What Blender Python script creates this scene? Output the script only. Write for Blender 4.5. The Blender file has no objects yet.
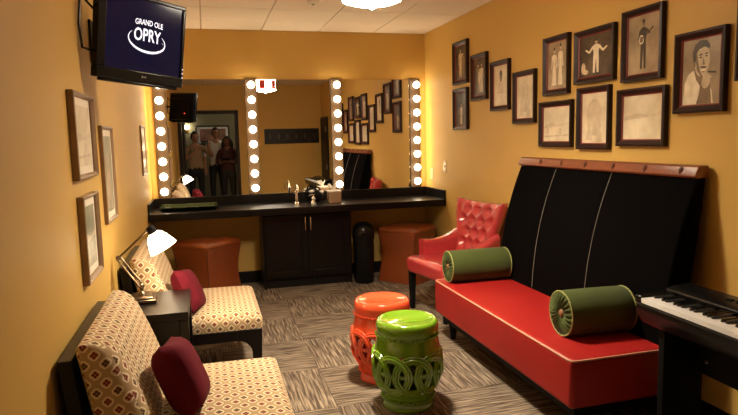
import bpy, bmesh, math, random
from math import sin, cos, pi, radians as rad, sqrt
from mathutils import Vector, Matrix, Euler
random.seed(7)
scn = bpy.context.scene
COL = scn.collection
# ------------------------------------------------------------------ camera, world, exposure
F_PX, YAW, PITCH, ROLL = 603.6, rad(15.018), rad(6.593), rad(1.360)
CAM = Vector((0, 0, 1.53))
def cam_axes():
    f = Vector((sin(YAW)*cos(PITCH), cos(YAW)*cos(PITCH), -sin(PITCH)))
    r = Vector((cos(YAW), -sin(YAW), 0)); d = f.cross(r)
    r2 = r*cos(ROLL) + d*sin(ROLL); d2 = f.cross(r2)
    return r2, d2, f
_r, _d, _f = cam_axes()
cd = bpy.data.cameras.new('camera'); cam = bpy.data.objects.new('camera', cd); COL.objects.link(cam)
cd.sensor_fit = 'HORIZONTAL'; cd.sensor_width = 36; cd.lens = 36*F_PX/738; cd.clip_start = .02
Mc = Matrix.Identity(4)
for i in range(3):
    Mc[i][0] = _r[i]; Mc[i][1] = -_d[i]; Mc[i][2] = -_f[i]; Mc[i][3] = CAM[i]
cam.matrix_world = Mc
scn.camera = cam
w = bpy.data.worlds.new('world'); scn.world = w; w.use_nodes = True
w.node_tree.nodes['Background'].inputs[0].default_value = (.02, .016, .012, 1)
w.node_tree.nodes['Background'].inputs[1].default_value = 1
vs = scn.view_settings
vs.view_transform = 'Standard'; vs.look = 'None'; vs.gamma = 1; vs.use_curve_mapping = False
vs.exposure = 0.85
BULB, PENDANT, TABLE_LAMP, HALL = 12.5, 45.0, 150.0, 16.0       # lamp emission strengths; HALL also drives the added corridor light

# ------------------------------------------------------------------ dimensions (metres)
XL, XR, YB, YF, ZC = -.549, 2.45, 6.55, .20, 2.673

# ------------------------------------------------------------------ materials
MATS = {}
def mat(name, col, rough=.5, metal=0, spec=.5, coat=0, coat_rough=.05, emit=None, estr=0, sheen=0, noise=None, bump=None, trans=0):
    """noise=(scale, amount) colour mottling; bump=(scale, strength)"""
    if name in MATS: return MATS[name]
    m = bpy.data.materials.new(name); m.use_nodes = True; MATS[name] = m
    nt = m.node_tree; b = nt.nodes['Principled BSDF']
    b.inputs['Base Color'].default_value = (*col, 1); b.inputs['Roughness'].default_value = rough
    b.inputs['Metallic'].default_value = metal; b.inputs['Specular IOR Level'].default_value = spec
    b.inputs['Coat Weight'].default_value = coat; b.inputs['Coat Roughness'].default_value = coat_rough
    b.inputs['Sheen Weight'].default_value = sheen
    b.inputs['Transmission Weight'].default_value = trans
    if emit: b.inputs['Emission Color'].default_value = (*emit, 1); b.inputs['Emission Strength'].default_value = estr
    if noise or bump:
        tc = nt.nodes.new('ShaderNodeTexCoord')
    if noise:
        n = nt.nodes.new('ShaderNodeTexNoise'); n.inputs['Scale'].default_value = noise[0]; n.inputs['Detail'].default_value = 4
        nt.links.new(tc.outputs['Object'], n.inputs['Vector'])
        mx = nt.nodes.new('ShaderNodeMix'); mx.data_type = 'RGBA'
        a = noise[1]
        mx.inputs[6].default_value = (*[c*(1-a) for c in col], 1); mx.inputs[7].default_value = (*[min(1, c*(1+a)) for c in col], 1)
        nt.links.new(n.outputs['Fac'], mx.inputs[0]); nt.links.new(mx.outputs[2], b.inputs['Base Color'])
    if bump:
        n = nt.nodes.new('ShaderNodeTexNoise'); n.inputs['Scale'].default_value = bump[0]; n.inputs['Detail'].default_value = 3
        nt.links.new(tc.outputs['Object'], n.inputs['Vector'])
        bp = nt.nodes.new('ShaderNodeBump'); bp.inputs['Strength'].default_value = bump[1]; bp.inputs['Distance'].default_value = .003
        nt.links.new(n.outputs['Fac'], bp.inputs['Height']); nt.links.new(bp.outputs[0], b.inputs['Normal'])
    return m

mat('wall_paint', (.615, .385, .098), .55, spec=.3, noise=(1.2, .04), bump=(140, .12))
mat('ceiling_panel', (.86, .77, .64), .9, noise=(60, .06), bump=(120, .3))
mat('ceiling_grid', (.60, .48, .35), .6)
mat('espresso_wood', (.005, .003, .0025), .3, spec=.28, noise=(8, .3))
mat('black_base', (.006, .005, .0045), .5, spec=.25)
mat('mirror_glass', (.93, .92, .9), 0.0, metal=1)
mat('chrome', (.85, .82, .78), .12, metal=1)
mat('strip_plate', (.07, .04, .018), .45, spec=.25)
mat('bulb_glow', (1, .9, .75), .4, emit=(1, .80, .53), estr=BULB)
mat('lamp_bulb', (1, .9, .75), .4, emit=(1, .78, .50), estr=TABLE_LAMP)
mat('socket', (.75, .62, .5), .3, metal=.8)
mat('red_leather', (.335, .014, .012), .42, spec=.35, bump=(45, .25), noise=(6, .12))
mat('red_chair_leather', (.46, .042, .045), .22, coat=.55, coat_rough=.14, bump=(60, .2), noise=(8, .1))
mat('red_piping', (.70, .36, .24), .5)
mat('black_velvet', (.004, .0035, .0035), 1.0, spec=0)
mat('seam_thread', (.22, .19, .16), .6)
mat('rail_leather', (.20, .055, .022), .3, coat=.3, coat_rough=.2, noise=(14, .3), bump=(60, .3))
mat('tab_leather', (.10, .025, .012), .35)
mat('green_velvet', (.060, .078, .018), .85, spec=.15, sheen=.12, noise=(9, .15))
mat('green_piping', (.30, .30, .09), .6)
mat('wood_button', (.26, .12, .05), .5)
mat('green_ceramic', (.17, .35, .014), .12, coat=1, coat_rough=.03)
mat('orange_ceramic', (.85, .09, .03), .14, coat=1, coat_rough=.03)
mat('brown_leather', (.24, .055, .015), .3, coat=.5, coat_rough=.18, noise=(7, .2), bump=(70, .2))
mat('brown_leather_edge', (.12, .022, .007), .4)
mat('maroon_cloth', (.115, .006, .014), .85, spec=.15, noise=(12, .2), bump=(200, .3))
mat('black_plastic', (.006, .006, .006), .25, spec=.3)
mat('matte_black', (.005, .005, .005), .6, spec=.15)
mat('frame_wood', (.022, .007, .005), .4, spec=.3, noise=(20, .35))
mat('frame_red', (.20, .018, .014), .45)
mat('walnut_frame', (.28, .175, .10), .35, spec=.4, noise=(18, .3))
mat('pale_mat', (.80, .72, .58), .7)
mat('white_key', (.94, .94, .93), .25)
mat('black_key', (.008, .008, .008), .25)
mat('dark_door', (.022, .010, .006), .45, spec=.25, noise=(6, .3))
mat('shade_glass', (.95, .9, .8), .35, emit=(1, .80, .52), estr=7.0)
mat('pendant_glass', (.95, .92, .85), .3, emit=(1, .87, .68), estr=PENDANT)
mat('pendant_side', (.95, .92, .85), .3, emit=(1, .85, .64), estr=9)
mat('pendant_uplight', (.95, .92, .85), .3, emit=(1, .85, .64), estr=34)
mat('pendant_red', (.28, .02, .015), .35)
mat('brass', (.55, .36, .14), .25, metal=1)
mat('steel', (.42, .39, .35), .28, metal=1)
mat('plate_metal', (.52, .42, .27), .3, metal=.8)
mat('plate_ivory', (.80, .66, .38), .5)
mat('tv_screen', (.004, .004, .008), .12, spec=.2, emit=(.007, .006, .026), estr=.4)
mat('tv_glow', (.9, .92, 1), .4, emit=(.82, .86, 1), estr=.55)
mat('led_red', (.8, .05, .02), .4, emit=(1, .05, .02), estr=3)
mat('green_glass', (.030, .045, .016), .08, spec=.5)
mat('glass_edge', (.12, .16, .07), .08)
mat('tissue_box', (.62, .40, .26), .12, coat=1, metal=.35)
mat('tissue', (.88, .85, .8), .9)
mat('hall_paint', (.22, .20, .12), .8)
mat('hall_floor', (.09, .07, .05), .9)
mat('hall_glow', (1, .9, .7), .5, emit=(1, .85, .6), estr=HALL)
mat('skin', (.50, .27, .17), .5)
mat('skin_dark', (.22, .10, .06), .5)
mat('hair_dark', (.012, .009, .008), .6)
mat('tan_shirt', (.36, .25, .15), .85)
mat('white_shirt', (.80, .80, .80), .8)
mat('maroon_top', (.05, .010, .012), .8)
mat('dark_trousers', (.014, .013, .014), .8)
mat('shoe', (.012, .01, .01), .4)
mat('eye', (.02, .015, .012), .2)
mat('lips', (.34, .10, .08), .5)
mat('hall_print', (.25, .12, .08), .5, noise=(9, .8))
mat('lamp_bronze', (.16, .12, .085), .3, metal=1)
mat('sky_cord', (.02, .012, .008), .6)

def carpet_material():
    m = bpy.data.materials.new('carpet_pile'); m.use_nodes = True; MATS['carpet_pile'] = m
    nt = m.node_tree; N = nt.nodes.new; L = nt.links.new; b = nt.nodes['Principled BSDF']
    b.inputs['Roughness'].default_value = .95; b.inputs['Specular IOR Level'].default_value = .15
    tc = N('ShaderNodeTexCoord'); oi = N('ShaderNodeObjectInfo')
    mp = N('ShaderNodeMapping'); mp.inputs['Scale'].default_value = (82, 4.6, 1)
    add = N('ShaderNodeVectorMath'); add.operation = 'ADD'
    sc = N('ShaderNodeVectorMath'); sc.operation = 'SCALE'; sc.inputs['Scale'].default_value = 7.3
    comb = N('ShaderNodeCombineXYZ'); L(oi.outputs['Random'], comb.inputs[0]); L(oi.outputs['Random'], comb.inputs[1])
    L(comb.outputs[0], sc.inputs[0]); L(tc.outputs['Object'], add.inputs[0]); L(sc.outputs[0], add.inputs[1])
    L(add.outputs[0], mp.inputs['Vector'])
    n1 = N('ShaderNodeTexNoise'); n1.inputs['Scale'].default_value = 1.0; n1.inputs['Detail'].default_value = 3; n1.inputs['Distortion'].default_value = .5
    L(mp.outputs[0], n1.inputs['Vector'])
    cr = N('ShaderNodeValToRGB'); e = cr.color_ramp.elements
    e[0].position = .36; e[0].color = (.075, .053, .038, 1); e[1].position = .66; e[1].color = (.36, .285, .205, 1)
    k = e.new(.50); k.color = (.17, .128, .092, 1)
    L(n1.outputs['Fac'], cr.inputs[0]); L(cr.outputs[0], b.inputs['Base Color'])
    bp = N('ShaderNodeBump'); bp.inputs['Strength'].default_value = .5; bp.inputs['Distance'].default_value = .004
    L(n1.outputs['Fac'], bp.inputs['Height']); L(bp.outputs[0], b.inputs['Normal'])
carpet_material()

def lattice_fabric():
    """woven ogee lattice: cream outline, tan ground, maroon and brown quatrefoils"""
    m = bpy.data.materials.new('lattice_fabric'); m.use_nodes = True; MATS['lattice_fabric'] = m
    nt = m.node_tree; N = nt.nodes.new; L = nt.links.new; b = nt.nodes['Principled BSDF']
    b.inputs['Roughness'].default_value = .85; b.inputs['Specular IOR Level'].default_value = .2
    uv = N('ShaderNodeUVMap'); sp = N('ShaderNodeSeparateXYZ'); L(uv.outputs[0], sp.inputs[0])
    def M(op, a, c=None):
        n = N('ShaderNodeMath'); n.operation = op
        for i, v in enumerate((a, c)):
            if v is None: continue
            if isinstance(v, (int, float)): n.inputs[i].default_value = v
            else: L(v, n.inputs[i])
        return n.outputs[0]
    S = 14.5
    u = M('MULTIPLY', M('ADD', sp.outputs[0], sp.outputs[1]), S); v = M('MULTIPLY', M('SUBTRACT', sp.outputs[0], sp.outputs[1]), S)
    fu = M('SUBTRACT', M('FRACT', u), .5); fv = M('SUBTRACT', M('FRACT', v), .5)
    au = M('ABSOLUTE', fu); av = M('ABSOLUTE', fv)
    # rotate back so the lobes point along the weave
    big = M('MAXIMUM', M('ADD', au, av), M('ABSOLUTE', M('SUBTRACT', au, av)))
    x = M('MULTIPLY', M('ADD', fu, fv), .7071); y = M('MULTIPLY', M('SUBTRACT', fu, fv), .7071)
    ax = M('ABSOLUTE', x); ay = M('ABSOLUTE', y)
    hi = M('MAXIMUM', ax, ay); lo = M('MINIMUM', ax, ay)
    dx = M('SUBTRACT', hi, .14)
    d = M('SQRT', M('ADD', M('MULTIPLY', dx, dx), M('MULTIPLY', lo, lo)))
    inner = M('LESS_THAN', d, .098); ring = M('LESS_THAN', M('ABSOLUTE', M('SUBTRACT', d, .215)), .05)
    chk = M('MODULO', M('ABSOLUTE', M('ADD', M('FLOOR', u), M('MULTIPLY', M('FLOOR', v), 2))), 3)
    isd = M('GREATER_THAN', chk, 1.5)
    def mix(f, a, c):
        n = N('ShaderNodeMix'); n.data_type = 'RGBA'; L(f, n.inputs[0])
        for i, q in ((6, a), (7, c)):
            if isinstance(q, tuple): n.inputs[i].default_value = (*q, 1)
            else: L(q, n.inputs[i])
        return n.outputs[2]
    mot = mix(isd, (.20, .022, .014), (.075, .032, .016))
    c = mix(ring, (.47, .33, .18), (.84, .72, .51))
    c = mix(inner, c, mot)
    L(c, b.inputs['Base Color'])
    nz = N('ShaderNodeTexNoise'); nz.inputs['Scale'].default_value = 300
    bp = N('ShaderNodeBump'); bp.inputs['Strength'].default_value = .25; bp.inputs['Distance'].default_value = .002
    L(uv.outputs[0], nz.inputs['Vector']); L(nz.outputs['Fac'], bp.inputs['Height']); L(bp.outputs[0], b.inputs['Normal'])
lattice_fabric()

def sepia(name, lo, hi, scale=5):
    """photographic paper: mottled sepia tone under picture glass"""
    if name in MATS: return
    m = mat(name, tuple((a+c)/2 for a, c in zip(lo, hi)), .35, coat=.22, coat_rough=.06)
    nt = m.node_tree; b = nt.nodes['Principled BSDF']; N = nt.nodes.new; L = nt.links.new
    tc = N('ShaderNodeTexCoord'); n = N('ShaderNodeTexNoise'); n.inputs['Scale'].default_value = scale; n.inputs['Detail'].default_value = 5
    cr = N('ShaderNodeValToRGB'); cr.color_ramp.elements[0].position = .35; cr.color_ramp.elements[1].position = .68
    cr.color_ramp.elements[0].color = (*lo, 1); cr.color_ramp.elements[1].color = (*hi, 1)
    L(tc.outputs['Object'], n.inputs['Vector']); L(n.outputs['Fac'], cr.inputs[0]); L(cr.outputs[0], b.inputs['Base Color'])
sepia('print_dark', (.02, .012, .007), (.11, .068, .035), 9)
sepia('print_mid', (.20, .135, .075), (.46, .35, .21), 5)
sepia('print_pale', (.55, .46, .30), (.80, .70, .50), 6)  # also carries the glare painted into the washed-out photographs
sepia('print_pale_green', (.20, .21, .13), (.50, .47, .33), 4)
sepia('tone_white', (.70, .60, .43), (.88, .79, .6), 20)
sepia('tone_light', (.50, .39, .24), (.66, .53, .35), 16)
sepia('tone_pale', (.48, .39, .25), (.66, .55, .38), 12)
sepia('tone_mid', (.16, .10, .055), (.24, .16, .09), 16)
sepia('tone_dark', (.025, .015, .009), (.06, .036, .02), 16)

# ------------------------------------------------------------------ mesh helpers
class MB:
    def __init__(s): s.v = []; s.f = []; s.m = []; s.cm = 0
    def add(s, verts, faces, M=None):
        o = len(s.v)
        s.v += [tuple(M @ Vector(p)) if M else tuple(p) for p in verts]
        s.f += [tuple(i+o for i in f) for f in faces]; s.m += [s.cm]*len(faces)
        return s
    def box(s, x0, x1, y0, y1, z0, z1, M=None):
        v = [(x, y, z) for z in (z0, z1) for y in (y0, y1) for x in (x0, x1)]
        return s.add(v, [(0, 2, 3, 1), (4, 5, 7, 6), (0, 1, 5, 4), (2, 6, 7, 3), (0, 4, 6, 2), (1, 3, 7, 5)], M)
    def lathe(s, prof, n=32, M=None, cap=True, rfun=None):
        v = []; f = []
        for r, z in prof:
            for k in range(n):
                a = 2*pi*k/n; q = r*(rfun(a, z) if rfun else 1)
                v.append((q*cos(a), q*sin(a), z))
        for i in range(len(prof)-1):
            for k in range(n):
                k2 = (k+1) % n
                f.append((i*n+k, i*n+k2, (i+1)*n+k2, (i+1)*n+k))
        if cap:
            if prof[0][0] > 1e-6: f.append(tuple(range(n-1, -1, -1)))
            if prof[-1][0] > 1e-6: f.append(tuple((len(prof)-1)*n+k for k in range(n)))
        return s.add(v, f, M)
    def tube(s, pts, r, n=8, closed=False, M=None, flat=1.0):
        pts = [Vector(p) for p in pts]; N = len(pts); v = []; f = []
        rr = r if isinstance(r, (list, tuple)) else [r]*N
        up = None
        for i, p in enumerate(pts):
            if closed: t = pts[(i+1) % N]-pts[i-1]
            else: t = pts[min(i+1, N-1)]-pts[max(i-1, 0)]
            t.normalize()
            if up is None: up = Vector((0, 0, 1)) if abs(t.z) < .9 else Vector((1, 0, 0))
            a = t.cross(up); a.normalize(); c = a.cross(t); up = c
            for k in range(n):
                th = 2*pi*k/n; v.append(p + (a*cos(th)*flat + c*sin(th))*rr[i])
        for i in range(N if closed else N-1):
            j = (i+1) % N
            for k in range(n):
                k2 = (k+1) % n; f.append((i*n+k, i*n+k2, j*n+k2, j*n+k))
        if not closed: f += [tuple(range(n-1, -1, -1)), tuple((N-1)*n+k for k in range(n))]
        return s.add(v, f, M)
    def prism(s, poly, axis, a, c, M=None):
        """polygon extruded along an axis; poly gives the other two coordinates in order"""
        def P(p, t):
            if axis == 'y': return (p[0], t, p[1])
            if axis == 'x': return (t, p[0], p[1])
            return (p[0], p[1], t)
        n = len(poly); v = [P(p, a) for p in poly]+[P(p, c) for p in poly]
        f = [tuple(range(n)), tuple(range(2*n-1, n-1, -1))]+[(i, n+i, n+(i+1) % n, (i+1) % n) for i in range(n)]
        return s.add(v, f, M)
    def sphere(s, c, r, nu=14, nv=9, M=None):
        r = r if isinstance(r, (tuple, list)) else (r, r, r); v = []; f = []
        for j in range(1, nv):
            ph = pi*j/nv
            for k in range(nu):
                a = 2*pi*k/nu; v.append((c[0]+r[0]*sin(ph)*cos(a), c[1]+r[1]*sin(ph)*sin(a), c[2]+r[2]*cos(ph)))
        v += [(c[0], c[1], c[2]+r[2]), (c[0], c[1], c[2]-r[2])]; T = len(v)-2; B = T+1
        for k in range(nu):
            k2 = (k+1) % nu; f.append((T, k, k2)); f.append((B, (nv-2)*nu+k2, (nv-2)*nu+k))
            for j in range(nv-2): f.append((j*nu+k, (j+1)*nu+k, (j+1)*nu+k2, j*nu+k2))
        return s.add(v, f, M)
    def grid(s, fn, nu, nv, M=None, flip=False):
        v = [fn(i/nu, j/nv) for j in range(nv+1) for i in range(nu+1)]; f = []
        for j in range(nv):
            for i in range(nu):
                q = (j*(nu+1)+i, j*(nu+1)+i+1, (j+1)*(nu+1)+i+1, (j+1)*(nu+1)+i)
                f.append(q[::-1] if flip else q)
        return s.add(v, f, M)
    def mesh(s, name, mats, smooth=True, fix=True):
        me = bpy.data.meshes.new(name); me.from_pydata([tuple(p) for p in s.v], [], s.f)
        for q in (mats if isinstance(mats, (list, tuple)) else [mats]): me.materials.append(MATS[q])
        for p, k in zip(me.polygons, s.m): p.material_index = k
        if fix:
            bm = bmesh.new(); bm.from_mesh(me); bmesh.ops.recalc_face_normals(bm, faces=bm.faces); bm.to_mesh(me); bm.free()
        if smooth:
            for p in me.polygons: p.use_smooth = True
        me.update()
        return me
    def build(s, name, mats, parent=None, smooth=False, bevel=0, seg=2, angle=40, loc=None, uv=False):
        o = link(name, s.mesh(name, mats, smooth or bevel > 0), parent)
        if uv: box_uv(o.data)
        if bevel:
            b = o.modifiers.new('bevel', 'BEVEL'); b.width = bevel; b.segments = seg; b.limit_method = 'ANGLE'; b.angle_limit = rad(30)
        if smooth or bevel:
            try: o.data.set_sharp_from_angle(angle=rad(angle))
            except Exception: pass
        if loc: o.location = loc
        return o
def link(name, data, parent=None):
    o = bpy.data.objects.new(name, data); COL.objects.link(o)
    if parent: o.parent = parent
    return o
def box_uv(me):
    uv = me.uv_layers.new(name='UVMap')
    for p in me.polygons:
        n = p.normal; a = max(range(3), key=lambda i: abs(n[i]))
        for li in p.loop_indices:
            c = me.vertices[me.loops[li].vertex_index].co
            uv.data[li].uv = ((c.y, c.z), (c.x, c.z), (c.x, c.y))[a]
def thing(name, label, cat, loc=(0, 0, 0), rz=0, group=None):
    o = link(name, None); o.location = loc; o.rotation_euler = (0, 0, rz); o.empty_display_size = .1
    return tag(o, label, cat, group)
def tag(o, label, cat, group=None):
    o['label'] = label; o['category'] = cat
    if group: o['group'] = group
    return o
def struct(o, label=None):
    o['kind'] = 'structure'
    if label: o['label'] = label
    return o
def share(name, data, parent, loc=(0, 0, 0), rot=(0, 0, 0), scale=None):
    o = link(name, data, parent); o.location = loc; o.rotation_euler = rot
    if scale: o.scale = scale
    return o
def copy_tree(o, parent=None):
    c = o.copy(); COL.objects.link(c); c.parent = parent
    for ch in list(o.children): copy_tree(ch, c)
    return c
T = Matrix.Translation
def Rz(a): return Matrix.Rotation(a, 4, 'Z')
def Rx(a): return Matrix.Rotation(a, 4, 'X')
def Ry(a): return Matrix.Rotation(a, 4, 'Y')
def rrect(hx, hy, r, n=5):
    out = []
    for cx, cy, a0 in ((hx-r, hy-r, 0), (-hx+r, hy-r, 90), (-hx+r, -hy+r, 180), (hx-r, -hy+r, 270)):
        for k in range(n+1):
            a = rad(a0+90*k/n); out.append((cx+r*cos(a), cy+r*sin(a)))
    return out
def lerp(a, c, t): return a+(c-a)*t
def sm(t): t = max(0, min(1, t)); return t*t*(3-2*t)

# ================================================================== THE ROOM
struct(MB().box(XL-.1, XL, YF-.12, YB+.1, 0, ZC+.05).build('wall_left', 'wall_paint'), 'golden ochre painted wall')
struct(MB().box(XR, XR+.1, YF-.12, YB+.1, 0, ZC+.05).build('wall_right', 'wall_paint'), 'golden ochre painted wall')
struct(MB().box(XL, XR, YB, YB+.1, 0, ZC+.05).build('wall_back', 'wall_paint'), 'golden ochre wall behind the vanity mirrors')
DX0, DX1, DZ = -.44, .63, 2.09
struct(MB().box(XL, DX0, YF-.12, YF, 0, ZC+.05).box(DX1, XR, YF-.12, YF, 0, ZC+.05).box(DX0, DX1, YF-.12, YF, DZ, ZC+.05)
       .build('wall_front', 'wall_paint'), 'golden ochre wall with the entrance doorway')
# floor: slab + carpet tiles laid quarter-turned
fl = struct(MB().box(XL, XR, YF-.12, YB, -.06, -.011).build('floor', 'black_base'), 'carpet tile floor')
TS = .61
tile_me = {}
def carpet_tile(x0, x1, y0, y1, turn):
    w_, h_ = x1-x0, y1-y0
    if turn: w_, h_ = h_, w_
    key = (round(w_, 3), round(h_, 3))
    if key not in tile_me:
        g = .0012
        tile_me[key] = MB().box(-w_/2+g, w_/2-g, -h_/2+g, h_/2-g, -.011, 0).mesh('carpet_tile', 'carpet_pile', False)
    share('carpet_tile', tile_me[key], fl, ((x0+x1)/2, (y0+y1)/2, 0), (0, 0, pi/2 if turn else 0))
xs = sorted({XL, XR, *[.66+TS*k for k in range(-1, 3)]}); ys = sorted({YF-.12, YB, *[4.478+TS*k for k in range(-7, 4)]})
for i in range(len(xs)-1):
    for j in range(len(ys)-1):
        if xs[i+1]-xs[i] > .01 and ys[j+1]-ys[j] > .01:
            ci = round((xs[i+1]-.66)/TS); cj = round((ys[j]-4.478)/TS)
            carpet_tile(xs[i], xs[i+1], ys[j], ys[j+1], (math.floor((xs[i]+.01-.66)/TS)+math.floor((ys[j]+.01-4.478)/TS)) % 2 == 0)
# ceiling: slab + T grid + lay-in panels
ce = struct(MB().box(XL, XR, YF-.12, YB, ZC+.012, ZC+.05).build('ceiling', 'ceiling_grid'), 'suspended ceiling of lay-in panels')
cx = [XL]+[.025+.6065*k for k in range(4)]+[XR]; cy = [YF, .605, 1.825, 3.045, 4.265, 5.485, YB]
pan = {}
for i in range(len(cx)-1):
    for j in range(len(cy)-1):
        w_, h_ = cx[i+1]-cx[i], cy[j+1]-cy[j]; key = (round(w_, 3), round(h_, 3))
        if key not in pan:
            g = .006
            pan[key] = MB().box(-w_/2+g, w_/2-g, -h_/2+g, h_/2-g, .004, .012).box(-w_/2+g, w_/2-g, -h_/2+g, -.002, 0, .004).box(-w_/2+g, w_/2-g, .002, h_/2-g, 0, .004).mesh('ceiling_panel', 'ceiling_panel', False)
        share('ceiling_panel', pan[key], ce, ((cx[i]+cx[i+1])/2, (cy[j]+cy[j+1])/2, ZC))
# baseboards (dark)
bb = .125
struct(MB().box(XL, XR, YB-.014, YB, 0, bb).build('baseboard_back', 'black_base', bevel=.003))
struct(MB().box(XL, XL+.014, YF, YB-.014, 0, bb).build('baseboard_left', 'black_base', bevel=.003))
struct(MB().box(XR-.014, XR, .92, YB-.014, 0, bb).build('baseboard_right', 'black_base', bevel=.003))
struct(MB().box(DX1+.09, XR-.014, YF, YF+.014, 0, bb).build('baseboard_front', 'black_base', bevel=.003))
# doorway casing, open leaf and a closed dark door on the right wall
cas = struct(MB().box(DX0-.07, DX0, YF-.13, YF+.018, 0, DZ+.07).box(DX1, DX1+.07, YF-.13, YF+.018, 0, DZ+.07)
             .box(DX0-.07, DX1+.07, YF-.13, YF+.018, DZ, DZ+.07).build('trim_1', 'dark_door', bevel=.004), 'dark brown doorway casing')
d1 = struct(link('door_1', None), 'dark brown entrance door standing open into the hall'); d1.location = (DX0+.005, YF-.135, 0)
MB().box(0, .04, -.98, 0, .008, DZ-.01).build('door_leaf', 'dark_door', d1, bevel=.004)
MB().tube([(.04, -.9, 1), (.095, -.9, 1), (.095, -.79, 1)], .009).build('door_handle', 'steel', d1, True)
d2 = struct(link('door_2', None), 'narrow dark brown closet door in the right wall'); d2.location = (XR, 0, 0)
MB().box(-.03, 0, .30, .86, .01, 1.93).build('door_leaf', 'dark_door', d2, bevel=.004)
MB().box(-.036, 0, .24, .30, 0, 1.98).box(-.036, 0, .86, .91, 0, 1.98).box(-.036, 0, .30, .86, 1.93, 1.98).build('door_frame', 'dark_door', d2, bevel=.003)
for z in (.95, 1.72): MB().box(-.05, -.03, .83, .86, z-.05, z+.05).build('hinge', 'steel', d2, bevel=.003)

# ------------------------------------------------------------------ hall beyond the doorway
HY = -2.45
struct(MB().box(-1.7, 2.2, HY-.1, HY, 0, 2.6).build('wall_hall_end', 'hall_paint'), 'dim olive corridor wall')
struct(MB().box(-1.8, -1.7, HY, YF-.12, 0, 2.6).build('wall_hall_left', 'hall_paint'))
struct(MB().box(2.2, 2.3, HY, YF-.12, 0, 2.6).build('wall_hall_right', 'hall_paint'))
struct(MB().box(-1.7, XL-.1, YF-.22, YF-.12, 0, 2.6).build('wall_hall_front', 'hall_paint'))
struct(MB().box(-1.8, 2.3, HY-.1, YF-.12, -.06, 0).build('floor_hall', 'hall_floor'))
struct(MB().box(-1.8, 2.3, HY-.1, YF-.12, 2.6, 2.65).build('ceiling_hall', 'ceiling_panel'))
hp = thing('framed_picture', 'wide framed picture with white mat on the olive corridor wall', 'picture', (.21, HY, 1.69))
def ring_frame(w_, h_, fw, d, M=None):
    b = MB()
    b.box(-w_/2, w_/2, -d, 0, h_/2-fw, h_/2, M); b.box(-w_/2, w_/2, -d, 0, -h_/2, -h_/2+fw, M)
    b.box(-w_/2, -w_/2+fw, -d, 0, -h_/2+fw, h_/2-fw, M); b.box(w_/2-fw, w_/2, -d, 0, -h_/2+fw, h_/2-fw, M)
    return b
fl_ = Rz(pi)
ring_frame(.80, .46, .03, .03, fl_).build('frame', 'frame_wood', hp, bevel=.003)
MB().box(-.37, .37, 0, .012, -.20, .20).build('mat_board', 'white_shirt', hp)
MB().box(-.31, .31, .012, .015, -.15, .15).build('print', 'hall_print', hp)
sc = thing('wall_sconce', 'small lit wall sconce on the olive corridor wall', 'lamp', (-.40, HY, 1.82))
MB().box(-.04, .04, 0, .015, -.07, .07).build('back_plate', 'brass', sc, bevel=.003)
MB().tube([(0, .012, 0), (0, .06, -.01), (0, .08, .02)], .007).build('arm', 'brass', sc, True)
MB().lathe([(.035, .02), (.055, .06), (.06, .11)], 20, T((0, .08, 0))).build('shade', 'hall_glow', sc, True)
hc = thing('hall_fill', 'added unseen round light on the corridor ceiling', 'lamp', (.9, -1.3, 2.6))  # out of view, added to light the corridor
MB().lathe([(.17, 0), (.17, -.03)], 28).build('rim', 'brass', hc, True)
MB().lathe([(.155, -.025), (.14, -.06), (.08, -.085), (.0, -.092)], 28).build('diffuser', 'hall_glow', hc, True)
# coat rail on the wall beside the doorway
cr = thing('coat_rail', 'wide black wooden coat rail with metal hooks on the doorway wall', 'coat rail', (1.80, YF, 1.60))
MB().box(-.58, .58, 0, .022, -.15, .16).build('board', 'espresso_wood', cr, bevel=.004)
for k in range(6):
    x = -.46+.184*k
    MB().tube([(x, .022, .02), (x, .055, .03), (x, .085, .055)], .006).tube([(x, .022, -.02), (x, .05, -.06), (x, .085, -.05), (x, .09, -.02)], .006)\
        .box(x-.012, x+.012, .022, .027, -.05, .05).build('hook', 'lamp_bronze', cr, True)

# ================================================================== VANITY
CT, CB, CF = .86, .79, 5.95
def mirror_thing(x0, x1, lab):
    o = thing('wall_mirror', lab, 'mirror', ((x0+x1)/2, YB, .957), group='vanity mirrors')
    h = x1-x0
    MB().box(-h/2, h/2, -.008, 0, 0, 1.21).build('glass', 'mirror_glass', o)
SX = [-.418, .497, 1.408, 2.315]; SWID = .062
mirror_thing(SX[0]+SWID, SX[1]-SWID, 'frameless vanity mirror behind the green glass tray, reflecting people in a doorway')
mirror_thing(SX[1]+SWID, SX[2]-SWID, 'frameless vanity mirror above the sink, reflecting the coat rail')
mirror_thing(SX[2]+SWID, SX[3]-SWID, 'frameless vanity mirror reflecting the wall of framed photographs and the red chair')
bulb_me = MB().sphere((0, 0, 0), .0375, 18, 12).mesh('bulb', 'bulb_glow')
sock_me = MB().lathe([(.024, 0), (.026, .012), (.019, .02), (.019, .034)], 16, Rx(pi/2)).mesh('socket', 'socket')
strip_lab = ['vanity light strip of round bulbs by the wall of pale pictures', 'vanity light strip of round bulbs between the doorway reflection and the sink mirror',
             'vanity light strip of round bulbs behind the tissue box', 'vanity light strip of round bulbs beside the wall switch plates']
for i, x in enumerate(SX):
    s = thing('vanity_light', strip_lab[i], 'light', (x, YB, .957), group='vanity light strips')
    MB().box(-SWID+.001, SWID-.001, -.026, 0, 0, 1.22).build('back_plate', 'strip_plate', s, bevel=.004)
    for k in range(8):
        z = .073+.1535*k
        b = share('bulb', bulb_me, s, (0, -.088, z))
        share('socket', sock_me, b, (0, .062, 0))
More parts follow.
